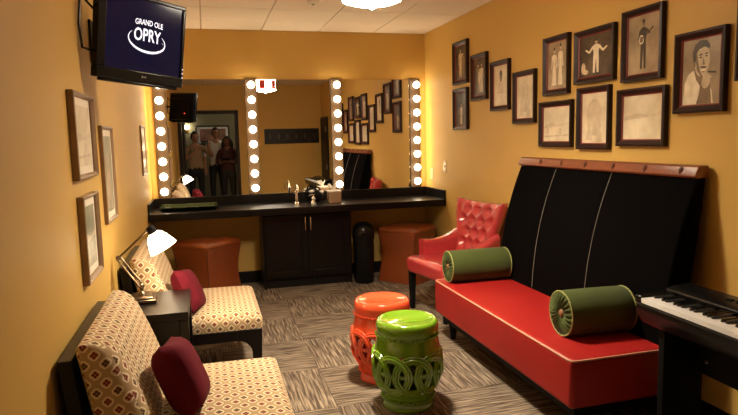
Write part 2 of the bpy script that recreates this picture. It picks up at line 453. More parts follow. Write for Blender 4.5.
# worktop with backsplash
wt = thing('worktop', 'long espresso vanity worktop with low backsplash under the mirrors', 'worktop', (0, 0, 0))
MB().box(XL+.002, XR-.002, CF, YB-.002, CB, CT).build('slab', 'espresso_wood', wt, bevel=.004)
MB().box(XL+.022, XR-.022, YB-.022, YB-.002, CT+.0005, .957).build('backsplash', 'espresso_wood', wt, bevel=.002)
MB().box(XL+.002, XL+.02, CF+.01, YB-.002, CT+.0005, .957).build('side_splash', 'espresso_wood', wt, bevel=.002)
MB().box(XR-.02, XR-.002, CF+.01, YB-.002, CT+.0005, .957).build('side_splash', 'espresso_wood', wt, bevel=.002)
# sink cabinet
cb = thing('sink_cabinet', 'espresso two-door cabinet under the sink', 'cabinet', (.985, 6.14, 0))
MB().box(-.445, .445, .018, .38, .09, CB-.002).box(-.445, .445, .06, .38, .0, .09).build('body', 'espresso_wood', cb, bevel=.002)
for s in (-1, 1): MB().box(s*.454-.008, s*.454+.008, .0, .38, 0, CB-.002).build('side_panel', 'espresso_wood', cb, bevel=.002)
for s in (-1, 1):
    c = s*.2225
    d = MB().box(c-.218, c+.218, .004, .018, .11, .76).build('door', 'espresso_wood', cb, bevel=.002)
    fr = MB()
    fr.box(c-.218, c-.158, -.01, .004, .11, .76).box(c+.158, c+.218, -.01, .004, .11, .76).box(c-.158, c+.158, -.01, .004, .70, .76).box(c-.158, c+.158, -.01, .004, .11, .175)
    fr.build('door_frame', 'espresso_wood', d, bevel=.0025)
    hx = s*.027
    MB().tube([(hx, -.01, .60), (hx, -.038, .60), (hx, -.038, .735), (hx, -.01, .735)], .0065).build('handle', 'chrome', d, True)
MB().box(-.445, .445, .045, .0595, 0, .088).build('toe_kick', 'black_base', cb)
# sink fittings on the worktop
fc = thing('tap', 'tall chrome sink tap with curved spout', 'tap', (.90, 6.27, CT))
MB().lathe([(.027, 0), (.027, .008), (.016, .02), (.014, .12), (.016, .13)], 18).build('body', 'chrome', fc, True)
MB().tube([(0, 0, .06)]+[(0, -.055+.055*cos(a), .15+.05*sin(a)) for a in [k*pi/10 for k in range(11)]]+[(0, -.11, .125)], .010, 10).build('spout', 'chrome', fc, True)
MB().tube([(-.014, 0, .11), (-.05, -.005, .125), (-.055, 0, .19)], .006).build('lever', 'chrome', fc, True)
fd = thing('soap_pump', 'short chrome soap pump beside the sink tap', 'soap dispenser', (1.075, 6.26, CT))
MB().lathe([(.026, 0), (.026, .01), (.017, .025), (.02, .05), (.010, .062), (.008, .08)], 18).build('body', 'chrome', fd, True)
MB().tube([(.012, 0, .083), (-.02, -.005, .088), (-.05, -.012, .078)], .008).build('nozzle', 'chrome', fd, True)
tb = thing('tissue_box', 'square copper-toned box of white tissues on the vanity worktop', 'tissue box', (1.29, 6.22, CT))
MB().box(-.065, .065, -.065, .065, .0, .115).build('box', 'tissue_box', tb, bevel=.006)
MB().box(-.067, .067, -.067, .067, .1155, .128).build('rim', 'tissue', tb, bevel=.003)
def tuft(u, v):
    a = u*2*pi; r = .012+.032*v**1.3*(1+.35*sin(3*a+1)); return (r*cos(a)-.02*v, r*sin(a), +.128+.055*v+.018*sin(4*a)*v)
MB().grid(tuft, 24, 6).build('tissue', 'tissue', tb, True)
# soft black and white bag behind the box (only its top and its reflection show)
bg = thing('toiletry_bag', 'small black and white bag behind the tissue box', 'bag', (1.13, 6.40, CT))
MB().sphere((0, 0, .065), (.085, .05, .066), 18, 12).build('pouch', 'matte_black', bg, True)
MB().tube([(-.05, 0, .115), (-.035, 0, .15), (0, 0, .162), (.035, 0, .15), (.05, 0, .115)], .008).build('handle', 'matte_black', bg, True)
MB().sphere((-.05, -.02, .115), (.032, .02, .014), 12, 8, None).build('cloth', 'tissue', bg, True)
MB().sphere((.055, -.02, .105), (.026, .02, .016), 12, 8, None).build('cloth', 'tissue', bg, True)
# green glass tray
tr = thing('glass_tray', 'rectangular green glass tray on the vanity worktop', 'tray', (-.18, 6.28, CT))
def tray(u, v):
    a = (u-.5)*2; c = (v-.5)*2; e = max(abs(a), abs(c))
    return (a*.27, c*.15, .006+.032*sm((e-.62)/.38))
MB().grid(tray, 20, 14).grid(lambda u, v: (lerp(-.27, .27, u)*.96, lerp(-.15, .15, v)*.96, 0), 4, 4, None, True).build('dish', 'green_glass', tr, True)
MB().tube([(-.27, -.15, .038), (.27, -.15, .038), (.27, .15, .038), (-.27, .15, .038)], .005, 8, True).build('rim', 'glass_edge', tr, True)
MB().box(-.12, .12, -.07, .07, .007, .016).build('inner_plate', 'glass_edge', tr, bevel=.003)
# plates on the right wall
sp = thing('switch_plate', 'brushed metal switch plate above the worktop end', 'switch', (XR, 5.98, 1.205))
MB().box(-.006, 0, -.038, .038, -.06, .06).build('plate', 'plate_metal', sp, bevel=.003)
MB().box(-.014, -.006, -.006, .006, -.014, .014).build('toggle', 'plate_ivory', sp, bevel=.002)
sp = thing('outlet_plate', 'ivory outlet plate close to the mirror corner', 'outlet', (XR, 6.36, 1.115))
MB().box(-.006, 0, -.038, .038, -.06, .06).build('plate', 'plate_ivory', sp, bevel=.003)
for z in (-.026, .026): MB().box(-.009, -.006, -.016, .016, z-.014, z+.014).build('socket', 'plate_ivory', sp, bevel=.002)

# ottomans
def ottoman(loc, rz, lab):
    o = thing('ottoman', lab, 'ottoman', loc, rz, 'leather ottomans under the worktop')
    H = .59; R0 = .24
    def sec(z):
        t = z/H; return R0*(1-.13*sin(pi*min(1, t*1.02))**1.5) if t < .9 else R0*(1-.13*sin(pi*.918)**1.5)
    rows = [0, .02, .06, .12, .18, .24, .30, .36, .43, .49, .535]
    b = MB(); P = 28
    def ringpts(h, z):
        out = []
        for p in rrect(h, h, .035, 3):
            out.append((p[0], p[1], z))
        return out
    rings = [ringpts(sec(z), z) for z in rows]; n = len(rings[0]); v = [p for r in rings for p in r]
    f = [(i*n+k, i*n+(k+1) % n, (i+1)*n+(k+1) % n, (i+1)*n+k) for i in range(len(rings)-1) for k in range(n)]
    f += [tuple(range(n)), tuple((len(rings)-1)*n+k for k in range(n))]
    b.add(v, f).build('body', 'brown_leather', o, True, angle=60)
    cap = MB(); prof = [(.985, .532), (1.01, .54), (1.015, .555), (.985, .575), (.88, .588), (.5, .596), (.0, .598)]
    base = rrect(R0, R0, .06, 4); v = [(p[0]*s, p[1]*s, z) for s, z in prof for p in base]; n = len(base)
    f = [(i*n+k, i*n+(k+1) % n, (i+1)*n+(k+1) % n, (i+1)*n+k) for i in range(len(prof)-1) for k in range(n)]
    cap.add(v, f).build('lid', 'brown_leather', o, True, angle=60)
    for sx, sy in ((1, 1), (1, -1), (-1, 1), (-1, -1)):
        MB().tube([(sx*(sec(z)-.009), sy*(sec(z)-.009), z) for z in rows], .005, 6).build('seam', 'brown_leather_edge', o, True)
ottoman((-.03, 6.00, .0), rad(45), 'brown leather ottoman with waisted sides behind the patterned chair')
ottoman((2.06, 6.10, .0), rad(40), 'brown leather ottoman with waisted sides between the bin and the red armchair')
# waste bin
wb = thing('waste_bin', 'glossy black waste bin with domed swing lid beside the cabinet', 'bin', (1.575, 6.13, 0))
MB().lathe([(.098, 0), (.102, .01), (.112, .46), (.114, .47)], 32).build('body', 'black_plastic', wb, True)
MB().lathe([(.116, .468), (.119, .475), (.119, .535), (.112, .575), (.09, .62), (.05, .645), (0, .652)], 32).build('lid', 'black_plastic', wb, True)
MB().box(-.06, .06, -.122, -.10, .50, .56).build('flap', 'black_plastic', wb, bevel=.01)

# ================================================================== SOFA
SZ, SB_, SF, SY0, SY1 = .44, .19, 1.645, 2.45, 4.25
so = thing('sofa', 'red leather banquette sofa with tall black velvet back', 'sofa', (0, 0, 0))
MB().box(SF, 2.30, SY0, SY1, SB_, SZ).build('seat', 'red_leather', so, bevel=.022, seg=4)
pz = SZ-.006
MB().tube([(2.25, SY1-.004, pz), (SF+.03, SY1-.004, pz), (SF+.012, SY1-.012, pz), (SF+.004, SY1-.03, pz), (SF+.004, SY0+.03, pz), (SF+.012, SY0+.012, pz), (SF+.03, SY0+.004, pz), (2.25, SY0+.004, pz)], .0055, 8).build('piping', 'red_piping', so, True)
# leaning, gently curved back: side profile in x,z (front surface), extruded along y
def backx(z):
    t = (z-.40)/.90; return 2.185+.03*t+.165*t**2.2
prof = [(backx(z), z) for z in [.40+.9*k/14 for k in range(15)]]
back_poly = prof+[(2.425, 1.30), (2.395, 1.0), (2.35, .72), (2.315, .40)]
MB().prism(back_poly, 'y', SY0+.03, SY1-.005).build('backrest', 'black_velvet', so, bevel=.012, seg=3)
for y in (3.745, 3.145):
    MB().tube([(backx(z)-.001, y, z) for z in [.45+.84*k/16 for k in range(17)]], .0020, 6).build('seam', 'seam_thread', so, True)
MB().prism([(2.362, 1.288), (2.352, 1.30), (2.372, 1.345), (2.385, 1.352), (2.43, 1.352), (2.436, 1.345), (2.436, 1.288)], 'y', SY0+.03, SY1+.0).build('top_rail', 'rail_leather', so, bevel=.003)
for y in (3.94, 3.67, 3.40, 3.125, 2.85, 2.585):
    MB().sphere((2.362, y, 1.322), (.010, .014, .024), 10, 8).build('tab', 'tab_leather', so, True)
MB().box(SF+.06, 2.40, SY0+.06, SY1-.06, .12, SB_).build('base_frame', 'matte_black', so, bevel=.004)
for x in (SF+.10, 2.33):
    for y in (SY0+.12, SY1-.12):
        MB().lathe([(.02, 0), (.032, .12)], 14, T((x, y, 0))).build('leg', 'matte_black', so, True)

def bolster(x0, x1, y, r, z, rz, lab, tilt=0):
    L_ = x1-x0; o = thing('bolster_cushion', lab, 'cushion', ((x0+x1)/2, y, z), rz, 'green bolsters on the sofa')
    M = Ry(pi/2)
    b = MB().lathe([(r*.96, -L_/2), (r, -L_/2+.012), (r*1.012, -L_/4), (r*1.015, 0), (r*1.012, L_/4), (r, L_/2-.012), (r*.96, L_/2)], 40, M, cap=False)
    b.build('cover', 'green_velvet', o, True, angle=70)
    for s in (-1, 1):
        def end(u, v):
            a = 2*pi*u; q = r*.965*(1-v)+.012*v
            pl = .020*(abs(sin(11*a))-.5)*sin(pi*min(1, v*1.15))
            return (s*(L_/2+.010*sin(pi*v*.6)-.022*v**3+pl), q*cos(a), q*sin(a))
        MB().grid(end, 132, 8).build('gathered_end', 'green_velvet', o, True, angle=180)
        MB().tube([(s*(L_/2-.001), r*.985*cos(a), r*.985*sin(a)) for a in [2*pi*k/40 for k in range(40)]], .0042, 7, True).build('piping', 'green_piping', o, True)
        MB().sphere((s*(L_/2-.004), 0, 0), (.012, .021, .021), 14, 8).build('button', 'wood_button', o, True)
bolster(1.71, 2.175, 4.13, .117, SZ+.118, rad(-2), 'olive green velvet bolster with yellow piping near the red tufted armchair')
bolster(1.81, 2.19, 2.79, .122, SZ+.123, rad(-3), 'olive green velvet bolster with wooden end button near the keyboard')

# ================================================================== RED TUFTED CHAIR
def red_chair():
    o = thing('armchair', 'red leather tufted armchair with sloping arms and black legs', 'armchair', (2.065, 4.80, 0), rad(-79))
    # local: front = -y, width along x
    HW = .33
    s = MB().box(-HW+.02, HW-.02, -.34, .22, .33, .48)
    s.build('seat', 'red_chair_leather', o, bevel=.045, seg=4)
    pit = []
    nv = 4
    for r in range(nv):
        z = .575+.10*r
        for c in range(4 if r % 2 == 0 else 3):
            pit.append(((c-(1.5 if r % 2 == 0 else 1))*(.105+.012*r), z))
    def wid(z): return .225+.10*sm((z-.48)/.46)
    def front(u, v):
        z = .40+.54*v; hw = wid(z); x = (u-.5)*2*hw
        y = .145+.085*v+.01*v*v - .03*(1-((u-.5)*2)**2)*(.3)
        y += -.07*sm((abs(x)-hw+.10)/.10)*.45               # wraps forward at the sides
        d = min(((x-p[0])**2+(z-p[1])**2)**.5 for p in pit)
        y += .045*math.exp(-(d/.038)**2)
        z += .018*((u-.5)*2)**2*v                           # dipped top edge
        e = min(u, 1-u, 1-v); y += .03*(1-sm(e/.06))
        return (x, y, z)
    def rear(u, v):
        z = .40+.54*v; hw = wid(z); x = (u-.5)*2*hw
        z += .018*((u-.5)*2)**2*v
        e = min(u, 1-u, 1-v)
        return (x, .235+.085*v+.01*v*v-.03*(1-sm(e/.08)), z)
    nu, nw = 44, 40
    b = MB().grid(front, nu, nw)
    b.grid(rear, nu, nw, None, True)
    K = (nu+1)*(nw+1); per = [i for i in range(nu+1)]+[j*(nu+1)+nu for j in range(1, nw+1)]+[nw*(nu+1)+i for i in range(nu-1, -1, -1)]+[j*(nu+1) for j in range(nw-1, 0, -1)]
    n = len(per); b.f += [(per[k], per[(k+1) % n], K+per[(k+1) % n], K+per[k]) for k in range(n)]; b.m += [0]*n
    bk = b.build('backrest', 'red_chair_leather', o, True, angle=80)
    for x, z in pit:
        v = (z-.40)/.54
        MB().sphere((x, .145+.085*v+.01*v*v+.026, z), (.010, .007, .010), 10, 6).build('button', 'red_chair_leather', bk, True)
    for s in (-1, 1):
        def arm(u, v):
            y = lerp(.22, -.17, u); tt = (y+.17)/.39; top = .615-.03*sin(pi*tt)*.6+.085*tt**2.0
            t = 2*pi*v
            w_ = .052*(1-.15*u); cx_ = s*(.265+.035*u)
            # rounded upright section from z=.26 to top
            zc = (top+.34)/2; hh = (top-.34)/2
            ct, st = cos(t), sin(t)
            px = abs(ct)**.6*(1 if ct >= 0 else -1)*w_; pz_ = abs(st)**.35*(1 if st >= 0 else -1)*hh
            bulge = 1+.25*sm((pz_+zc-top+.09)/.09)
            return (cx_+px*bulge, y, zc+pz_)
        b = MB().grid(arm, 22, 30)
        n = 23
        b.f += [tuple(j*n for j in range(30)), tuple(j*n+22 for j in range(29, -1, -1))]; b.m += [0, 0]
        b.build('arm', 'red_chair_leather', o, True, bevel=0, angle=60)
    for sx in (-1, 1):
        MB().lathe([(.024, 0), (.036, .34)], 4, T((sx*.27, -.29, 0)) @ Rz(pi/4)).build('leg', 'matte_black', o)
        MB().lathe([(.017, 0), (.028, .34)], 4, T((sx*.22, .19, 0)) @ Rz(pi/4)).build('leg', 'matte_black', o)
red_chair()

# ================================================================== GARDEN STOOLS
def stool(loc, rz, mname, lab, H):
    o = thing('garden_stool', lab, 'stool', loc, rz, 'openwork ceramic stools')
    hs = H/.51
    def R(z):      # barrel radius by height
        pts = [(0, .148), (.03, .143), (.075, .147), (.12, .168), (.18, .188), (.25, .197), (.31, .193), (.37, .183), (.42, .172), (.51, .170)]
        z /= hs
        for (a, ra_), (c, rc_) in zip(pts, pts[1:]):
            if z <= c: return lerp(ra_, rc_, sm((z-a)/(c-a))*.4+.6*(z-a)/(c-a))
        return pts[-1][1]
    z1, z0 = .335*hs, .115*hs; zc = (z0+z1)/2; rh = .112*hs
    P = lambda L_: [(r_, z*hs) for r_, z in L_]
    zs = [.335, .35, .37, .39, .405, .418]
    MB().lathe([(R(z1)-.014, z1)]+[(R(z*hs), z*hs) for z in zs]+P([(.174, .428), (.178, .44), (.179, .470), (.176, .490), (.169, .502), (.158, .507), (.145, .500), (.10, .487), (.05, .481), (0, .480)]), 56, cap=False).build('top', mname, o, True, angle=60)
    MB().lathe([(R(z0)-.014, z0)]+[(R(z*hs), z*hs) for z in (.115, .095, .078, .066)]+P([(.146, .055), (.144, .035), (.150, .02), (.152, .006), (.148, 0), (.12, 0)]), 56, cap=False).build('base', mname, o, True, angle=60)
    for z, rr in ((.423*hs, .177), (.060*hs, .151)):
        bd = MB(); n = 58
        for q in range(n):
            a = 2*pi*q/n; bd.sphere((rr*cos(a), rr*sin(a), z), .0082, 7, 5)
        bd.build('beading', mname, o, True)['kind'] = 'stuff'
    n = 10
    for q in range(n):
        a0 = 2*pi*q/n; b = MB()
        for dr, off, th in ((0, .001, .0078), (-.0145, .004, .0085), (-.029, .001, .0078)):
            pts = []
            for t in range(34):
                tt = 2*pi*t/34; s_ = (rh+dr)*cos(tt)*1.0; z = zc+(rh+dr)*sin(tt)
                lift = .0035*cos(tt)*(1 if sin(tt) > 0 else -1)
                r_ = R(z)+off+lift; a = a0+s_/R(zc)
                pts.append((r_*cos(a), r_*sin(a), z))
            b.tube(pts, th, 7, True)
        b.build('ring', mname, o, True)
    MB().lathe([(R(zc)-.012, zc-.012), (R(zc)+.001, zc-.010), (R(zc)+.001, zc+.010), (R(zc)-.012, zc+.012), (R(zc)-.012, zc-.012)], 56, cap=False).build('middle_band', mname, o, True)
stool((1.06, 3.18, 0), rad(9), 'green_ceramic', 'apple green glazed ceramic garden stool with interlaced ring openwork', .51)
stool((1.035, 3.60, 0), rad(22), 'orange_ceramic', 'orange red glazed ceramic garden stool with interlaced ring openwork', .52)

# ================================================================== PATTERNED CHAIRS, SIDE TABLE, LAMP
def pillow_mesh(w_, h_, t_, n=16):
    def side(s):
        def fn(u, v):
            a = (u-.5)*2; c = (v-.5)*2
            th = t_*max(0, (1-a**4)*(1-c**4))**.5
            pin = 1-.09*(abs(a)*abs(c))**1.0*0 - .06*(1-abs(a)**2)*abs(c)**4*0
            x = a*w_/2*(1-.07*(1-abs(a))*0)*(1-.08*(1-c*c)*abs(a)**3); z = c*h_/2*(1-.08*(1-a*a)*abs(c)**3)
            return (x, s*th/2, z)
        return fn
    return MB().grid(side(1), n, n).grid(side(-1), n, n, None, True)
def slipper_chair(y0, y1, lab):
    o = thing('slipper_chair', lab, 'chair', (0, (y0+y1)/2, 0), 0, 'patterned slipper chairs')
    h = (y1-y0)/2
    bx0 = XL+.015
    # wooden frame: back slab, seat rails with rounded brackets, legs
    MB().prism([(bx0, .785), (bx0+.05, .785), (bx0+.115, .20), (bx0+.06, .20)], 'y', -h, h).build('back_panel', 'espresso_wood', o, bevel=.004)
    for s in (-1, 1):
        y = s*(h-.025)
        MB().box(bx0+.08, .285, y-.022, y+.022, .255, .325).build('side_rail', 'espresso_wood', o, bevel=.003)
        poly = [(.285, .325), (.225, .255)]+[(.225-.045+.045*sin(a), .21+.045*cos(a)) for a in [k*pi/2/6 for k in range(7)]][0:]+[(.225, 0), (.275, 0)]
        poly = [(.297, .325), (.14, .325), (.14, .255)]+[(.14+.09*sin(a), .165+.09*cos(a)) for a in [k*pi/2/7 for k in range(8)]]+[(.238, 0), (.285, 0)]
        MB().prism(poly, 'y', y-.024, y+.024).build('leg', 'espresso_wood', o, bevel=.003)
        MB().prism([(bx0+.06, .26), (bx0+.12, .26), (bx0+.06, 0), (bx0+.02, 0)], 'y', y-.024, y+.024).build('leg', 'espresso_wood', o, bevel=.003)
    MB().box(.245, .289, -h+.05, h-.05, .255, .325).build('front_rail', 'espresso_wood', o, bevel=.003)
    # seat cushion: crowned
    def shell(fn_top, fn_bot, nu, nv, name):
        b = MB().grid(fn_top, nu, nv); b.grid(fn_bot, nu, nv, None, True)
        K = (nu+1)*(nv+1); per = [i for i in range(nu+1)]+[j*(nu+1)+nu for j in range(1, nv+1)]+[nv*(nu+1)+i for i in range(nu-1, -1, -1)]+[j*(nu+1) for j in range(nv-1, 0, -1)]
        n = len(per); b.f += [(per[k], per[(k+1) % n], K+per[(k+1) % n], K+per[k]) for k in range(n)]; b.m += [0]*n
        return b.build(name, 'lattice_fabric', o, True, angle=75, uv=True)
    sx0, sx1 = -.36, .305
    def ed(u, v, r):
        e = min(u*(sx1-sx0), (1-u)*(sx1-sx0), v*2*h, (1-v)*2*h); t = min(1, e/r); return sqrt(max(0, 1-(1-t)**2))
    def warp(t, k=.16):    # crowd samples toward both rims
        return .5-.5*cos(pi*t) if k else t
    def top(u, v):
        u, v = warp(u), warp(v); a = (u-.5)*2; c = (v-.5)*2
        return (lerp(sx0, sx1, u), lerp(-h+.004, h-.004, v), .375+.055*ed(u, v, .06)+.03*(1-a*a)*(1-c*c))
    def bot(u, v):
        u, v = warp(u), warp(v); return (lerp(sx0+.006, sx1-.008, u), lerp(-h+.008, h-.008, v), .326)
    shell(top, bot, 22, 24, 'seat')
    # back cushion: wedge leaning on the panel, rounded top
    def face(u, v):
        u, v = warp(u), warp(v); z = lerp(.36, .845, v); e = min(u*2*h, (1-u)*2*h, (1-v)*.48); t = sqrt(max(0, 1-(1-min(1, e/.075))**2))
        x = lerp(-.20, -.375, v**.9)+.02*sin(pi*v)-.085*(1-t)
        return (x, lerp(-h+.006, h-.006, u), z-.012*(1-t))
    def rearf(u, v):
        u, v = warp(u), warp(v); z = lerp(.36, .845, v); e = min(u*2*h, (1-u)*2*h, (1-v)*.48); t = sqrt(max(0, 1-(1-min(1, e/.05))**2))
        xb = bx0+.055+.05*(1-(z-.2)/.585) if z < .785 else bx0+.055
        return (max(xb, bx0+.05+.1*(.785-z)/.585+.008)+.03*(1-t), lerp(-h+.006, h-.006, u), z-.03*(1-t))
    shell(face, rearf, 24, 20, 'back_cushion')
    return o
slipper_chair(3.835, 4.66, 'patterned slipper chair beyond the lamp table, beside the leather ottoman')
slipper_chair(2.22, 3.06, 'patterned slipper chair in front of the lamp table, below two stacked pictures')
def throw_pillow(loc, rot, w_, h_, t_, lab):
    o = pillow_mesh(w_, h_, t_).build('throw_pillow', 'maroon_cloth', None, True, angle=180)
    o.location = loc; o.rotation_euler = rot; tag(o, lab, 'pillow', 'maroon pillows on the patterned chairs')
throw_pillow((-.150, 4.03, .570), (rad(-24), rad(10), rad(80)), .30, .30, .14, 'maroon pillow leaning on the patterned chair beyond the lamp table')
throw_pillow((-.140, 2.52, .578), (rad(-24), rad(10), rad(84)), .31, .31, .16, 'maroon pillow leaning on the patterned chair in front of the lamp table')
# side table
TZ = .63
tb = thing('side_table', 'black open cube side table between the patterned chairs', 'table', (-.285, 3.55, 0))
tw, td = .155, .265
MB().box(-tw-.08, tw, -td, td, TZ-.045, TZ).build('table_top', 'espresso_wood', tb, bevel=.004)
for sx, sy in ((1, 1), (1, -1), (-1, 1), (-1, -1)):
    x = tw-.024 if sx > 0 else -tw-.056; y = sy*(td-.024)
    MB().box(x-.022, x+.022, y-.022, y+.022, 0, TZ-.046).build('leg', 'espresso_wood', tb, bevel=.002)
MB().box(-tw-.078, -tw-.060, -td+.05, td-.05, .10, TZ-.046).build('wall_side_panel', 'espresso_wood', tb)
for sy in (-1, 1): MB().box(-tw-.03, tw-.05, sy*(td-.02)-.008, sy*(td-.02)+.008, .166, TZ-.046).build('end_panel', 'espresso_wood', tb)
MB().box(-tw-.078, tw-.002, -td+.002, td-.002, .14, .165).build('shelf', 'espresso_wood', tb, bevel=.002)
# table lamp
la = thing('table_lamp', 'lit desk lamp with jointed metal arm and white glass shade on the side table', 'lamp', (-.392, 3.62, TZ), rad(4))
MB().box(-.078, .078, -.10, .10, 0, .022).box(-.06, .06, -.08, .08, .022, .034).build('base', 'lamp_bronze', la, bevel=.006)
MB().lathe([(.024, .034), (.018, .05), (.011, .055), (.011, .085)], 16).build('stem', 'lamp_bronze', la, True)
e0 = Vector((0, 0, .085)); e1 = Vector((-.115, .05, .25)); e2 = Vector((.066, -.02, .420))
for off in (-.011, .011):
    MB().tube([e0+Vector((off, off, 0)), e1+Vector((off, off, 0))], .0055, 8).build('lower_arm', 'lamp_bronze', la, True)
for c_, q_ in ((e0, .017), (e1, .015)): MB().sphere(c_, q_).build('joint', 'lamp_bronze', la, True)
MB().tube([e1, e2], .0065, 8).build('upper_arm', 'lamp_bronze', la, True)
ax = (Vector((.132, -.02, .30))-e2).normalized()
Ms = T(e2) @ Vector((0, 0, -1)).rotation_difference(ax).to_matrix().to_4x4()
MB().lathe([(.006, .012), (.022, .008), (.026, -.02), (.026, -.04), (.02, -.045)], 18, Ms).build('shade_cap', 'matte_black', la, True)
MB().lathe([(.024, -.032), (.042, -.045), (.060, -.075), (.072, -.11), (.082, -.138), (.080, -.139), (.069, -.11), (.056, -.075), (.038, -.047), (.02, -.036)], 28, Ms, cap=False).build('shade', 'shade_glass', la, True)
MB().sphere((0, 0, -.085), .026, 14, 9, Ms).build('bulb', 'lamp_bulb', la, True)

# ================================================================== FRAMED PICTURES
FIG = {}
def ell(cx_, cy_, rx, ry, n=18, rot=0):
    c, s = cos(rot), sin(rot)
    return [(cx_+rx*cos(2*pi*k/n)*c-ry*sin(2*pi*k/n)*s, cy_+rx*cos(2*pi*k/n)*s+ry*sin(2*pi*k/n)*c) for k in range(n)]
def limb(a, c, r0, r1):
    ax_, ay = a; bx, by = c; L_ = math.hypot(bx-ax_, by-ay) or 1; nx, ny = -(by-ay)/L_, (bx-ax_)/L_
    return [(ax_+nx*r0, ay+ny*r0), (ax_-nx*r0, ay-ny*r0), (bx-nx*r1, by-ny*r1), (bx+nx*r1, by+ny*r1)]
def standing(x, s, tone, head='tone_light', hair='tone_dark', arms='down', base=-.42, width=1.0, gown=False):
    """flat printed figure: list of (tone, polygon), unit = picture height"""
    out = []; H = .8*s; y0 = base
    hy = y0+H*.93
    if gown: out.append((tone, [(x-.13*s*width, y0), (x+.13*s*width, y0), (x+.06*s*width, y0+H*.55), (x+.085*s*width, y0+H*.82), (x-.085*s*width, y0+H*.82), (x-.06*s*width, y0+H*.55)]))
    else:
        out.append((tone, limb((x-.04*s, y0+H*.48), (x-.06*s, y0), .045*s*width, .03*s)))
        out.append((tone, limb((x+.04*s, y0+H*.48), (x+.06*s, y0), .045*s*width, .03*s)))
        out.append((tone, [(x-.085*s*width, y0+H*.42), (x+.085*s*width, y0+H*.42), (x+.075*s*width, y0+H*.6), (x+.11*s*width, y0+H*.8), (x+.03*s, y0+H*.85), (x-.03*s, y0+H*.85), (x-.11*s*width, y0+H*.8), (x-.075*s*width, y0+H*.6)]))
    if arms == 'down':
        for q in (-1, 1): out.append((tone, limb((x+q*.10*s*width, y0+H*.79), (x+q*.13*s*width, y0+H*.45), .03*s, .02*s)))
    elif arms == 'out':
        for q in (-1, 1):
            out.append((tone, limb((x+q*.09*s, y0+H*.78), (x+q*.21*s, y0+H*.62), .032*s, .026*s))); out.append((tone, limb((x+q*.20*s, y0+H*.62), (x+q*.33*s, y0+H*.72), .028*s, .018*s)))
    elif arms == 'banjo':
        out.append((tone, limb((x-.10*s, y0+H*.78), (x-.14*s, y0+H*.60), .03*s, .026*s))); out.append((tone, limb((x+.10*s, y0+H*.78), (x+.20*s, y0+H*.70), .03*s, .02*s)))
        out.append(('tone_white', ell(x-.06*s, y0+H*.60, .075*s, .075*s))); out.append(('tone_mid', ell(x-.06*s, y0+H*.60, .055*s, .055*s)))
        out.append(('tone_dark', limb((x-.02*s, y0+H*.62), (x+.30*s, y0+H*.82), .012*s, .014*s)))
    out.append((head, ell(x, hy, .042*s, .058*s))); out.append((hair, ell(x, hy+.032*s, .045*s, .035*s)))
    return out
def portrait():
    o = []
    o.append(('tone_white', [(-.47, -.49), (.34, -.49), (.30, -.30), (.10, -.08), (-.16, .04), (-.33, -.02), (-.42, -.15)]))  # open shirt
    o.append(('tone_mid', [(-.20, .06), (.06, -.06), (.02, -.24), (-.12, -.12)]))                                            # neck
    o.append(('tone_light', ell(.02, .16, .20, .235, 28, -.2)))
    o.append(('tone_mid', [(-.17, .22), (-.10, .02), (.0, -.08), (.06, -.09), (-.03, .02), (-.08, .16), (-.11, .28)]))        # shaded cheek
    o.append(('tone_dark', [(-.21, .14), (-.24, .30), (-.17, .42), (-.03, .475), (.14, .46), (.22, .38), (.21, .33), (.08, .37), (-.07, .34), (-.13, .27), (-.15, .14)]))
    o.append(('tone_mid', ell(-.175, .12, .028, .055)))
    for x, y in ((-.015, .215), (.135, .225)): o.append(('tone_dark', ell(x, y+.04, .05, .011, 14, .08))); o.append(('tone_dark', ell(x, y, .035, .012)))
    o.append(('tone_mid', [(.06, .215), (.105, .10), (.035, .095)])); o.append(('tone_dark', ell(.06, .062, .085, .015, 16, -.06)))
    o.append(('tone_white', ell(.065, .02, .065, .020))); o.append(('tone_mid', ell(.065, -.008, .05, .010)))
    o.append(('tone_mid', [(.0, -.18), (.24, -.14), (.30, -.49), (-.10, -.49), (-.04, -.36)]))                                 # cuffed wrist
    o.append(('tone_light', ell(.14, -.16, .115, .10, 20, .5)))
    for k in range(4): o.append(('tone_light', limb((.08+.045*k, -.10), (.13+.05*k, .015-.035*k), .022, .016)))
    o.append(('tone_dark', limb((.18, -.015), (.40, -.035), .013, .016)))
    return o
def landscape(t='tone_light'):
    return [('tone_pale', [(-.48, -.05), (-.2, .05), (.1, -.02), (.48, .06), (.48, -.02), (-.48, -.12)]), (t, [(-.36, -.28), (-.30, -.28), (-.30, -.1), (-.36, -.1)]), (t, [(.1, -.3), (.2, -.3), (.2, -.12), (.1, -.12)]), ('tone_pale', [(-.48, -.34), (.48, -.30), (.48, -.34), (-.48, -.38)])]
def crowd(tone):
    o = []
    for x, y, s in ((-.2, -.15, 1), (0, -.05, 1.1), (.2, -.18, .95), (-.1, .18, .9), (.13, .2, .9)):
        o.append((tone, ell(x, y, .09*s, .11*s))); o.append((tone, [(x-.14*s, y-.3), (x+.14*s, y-.3), (x+.08*s, y-.09), (x-.08*s, y-.09)]))
    return o
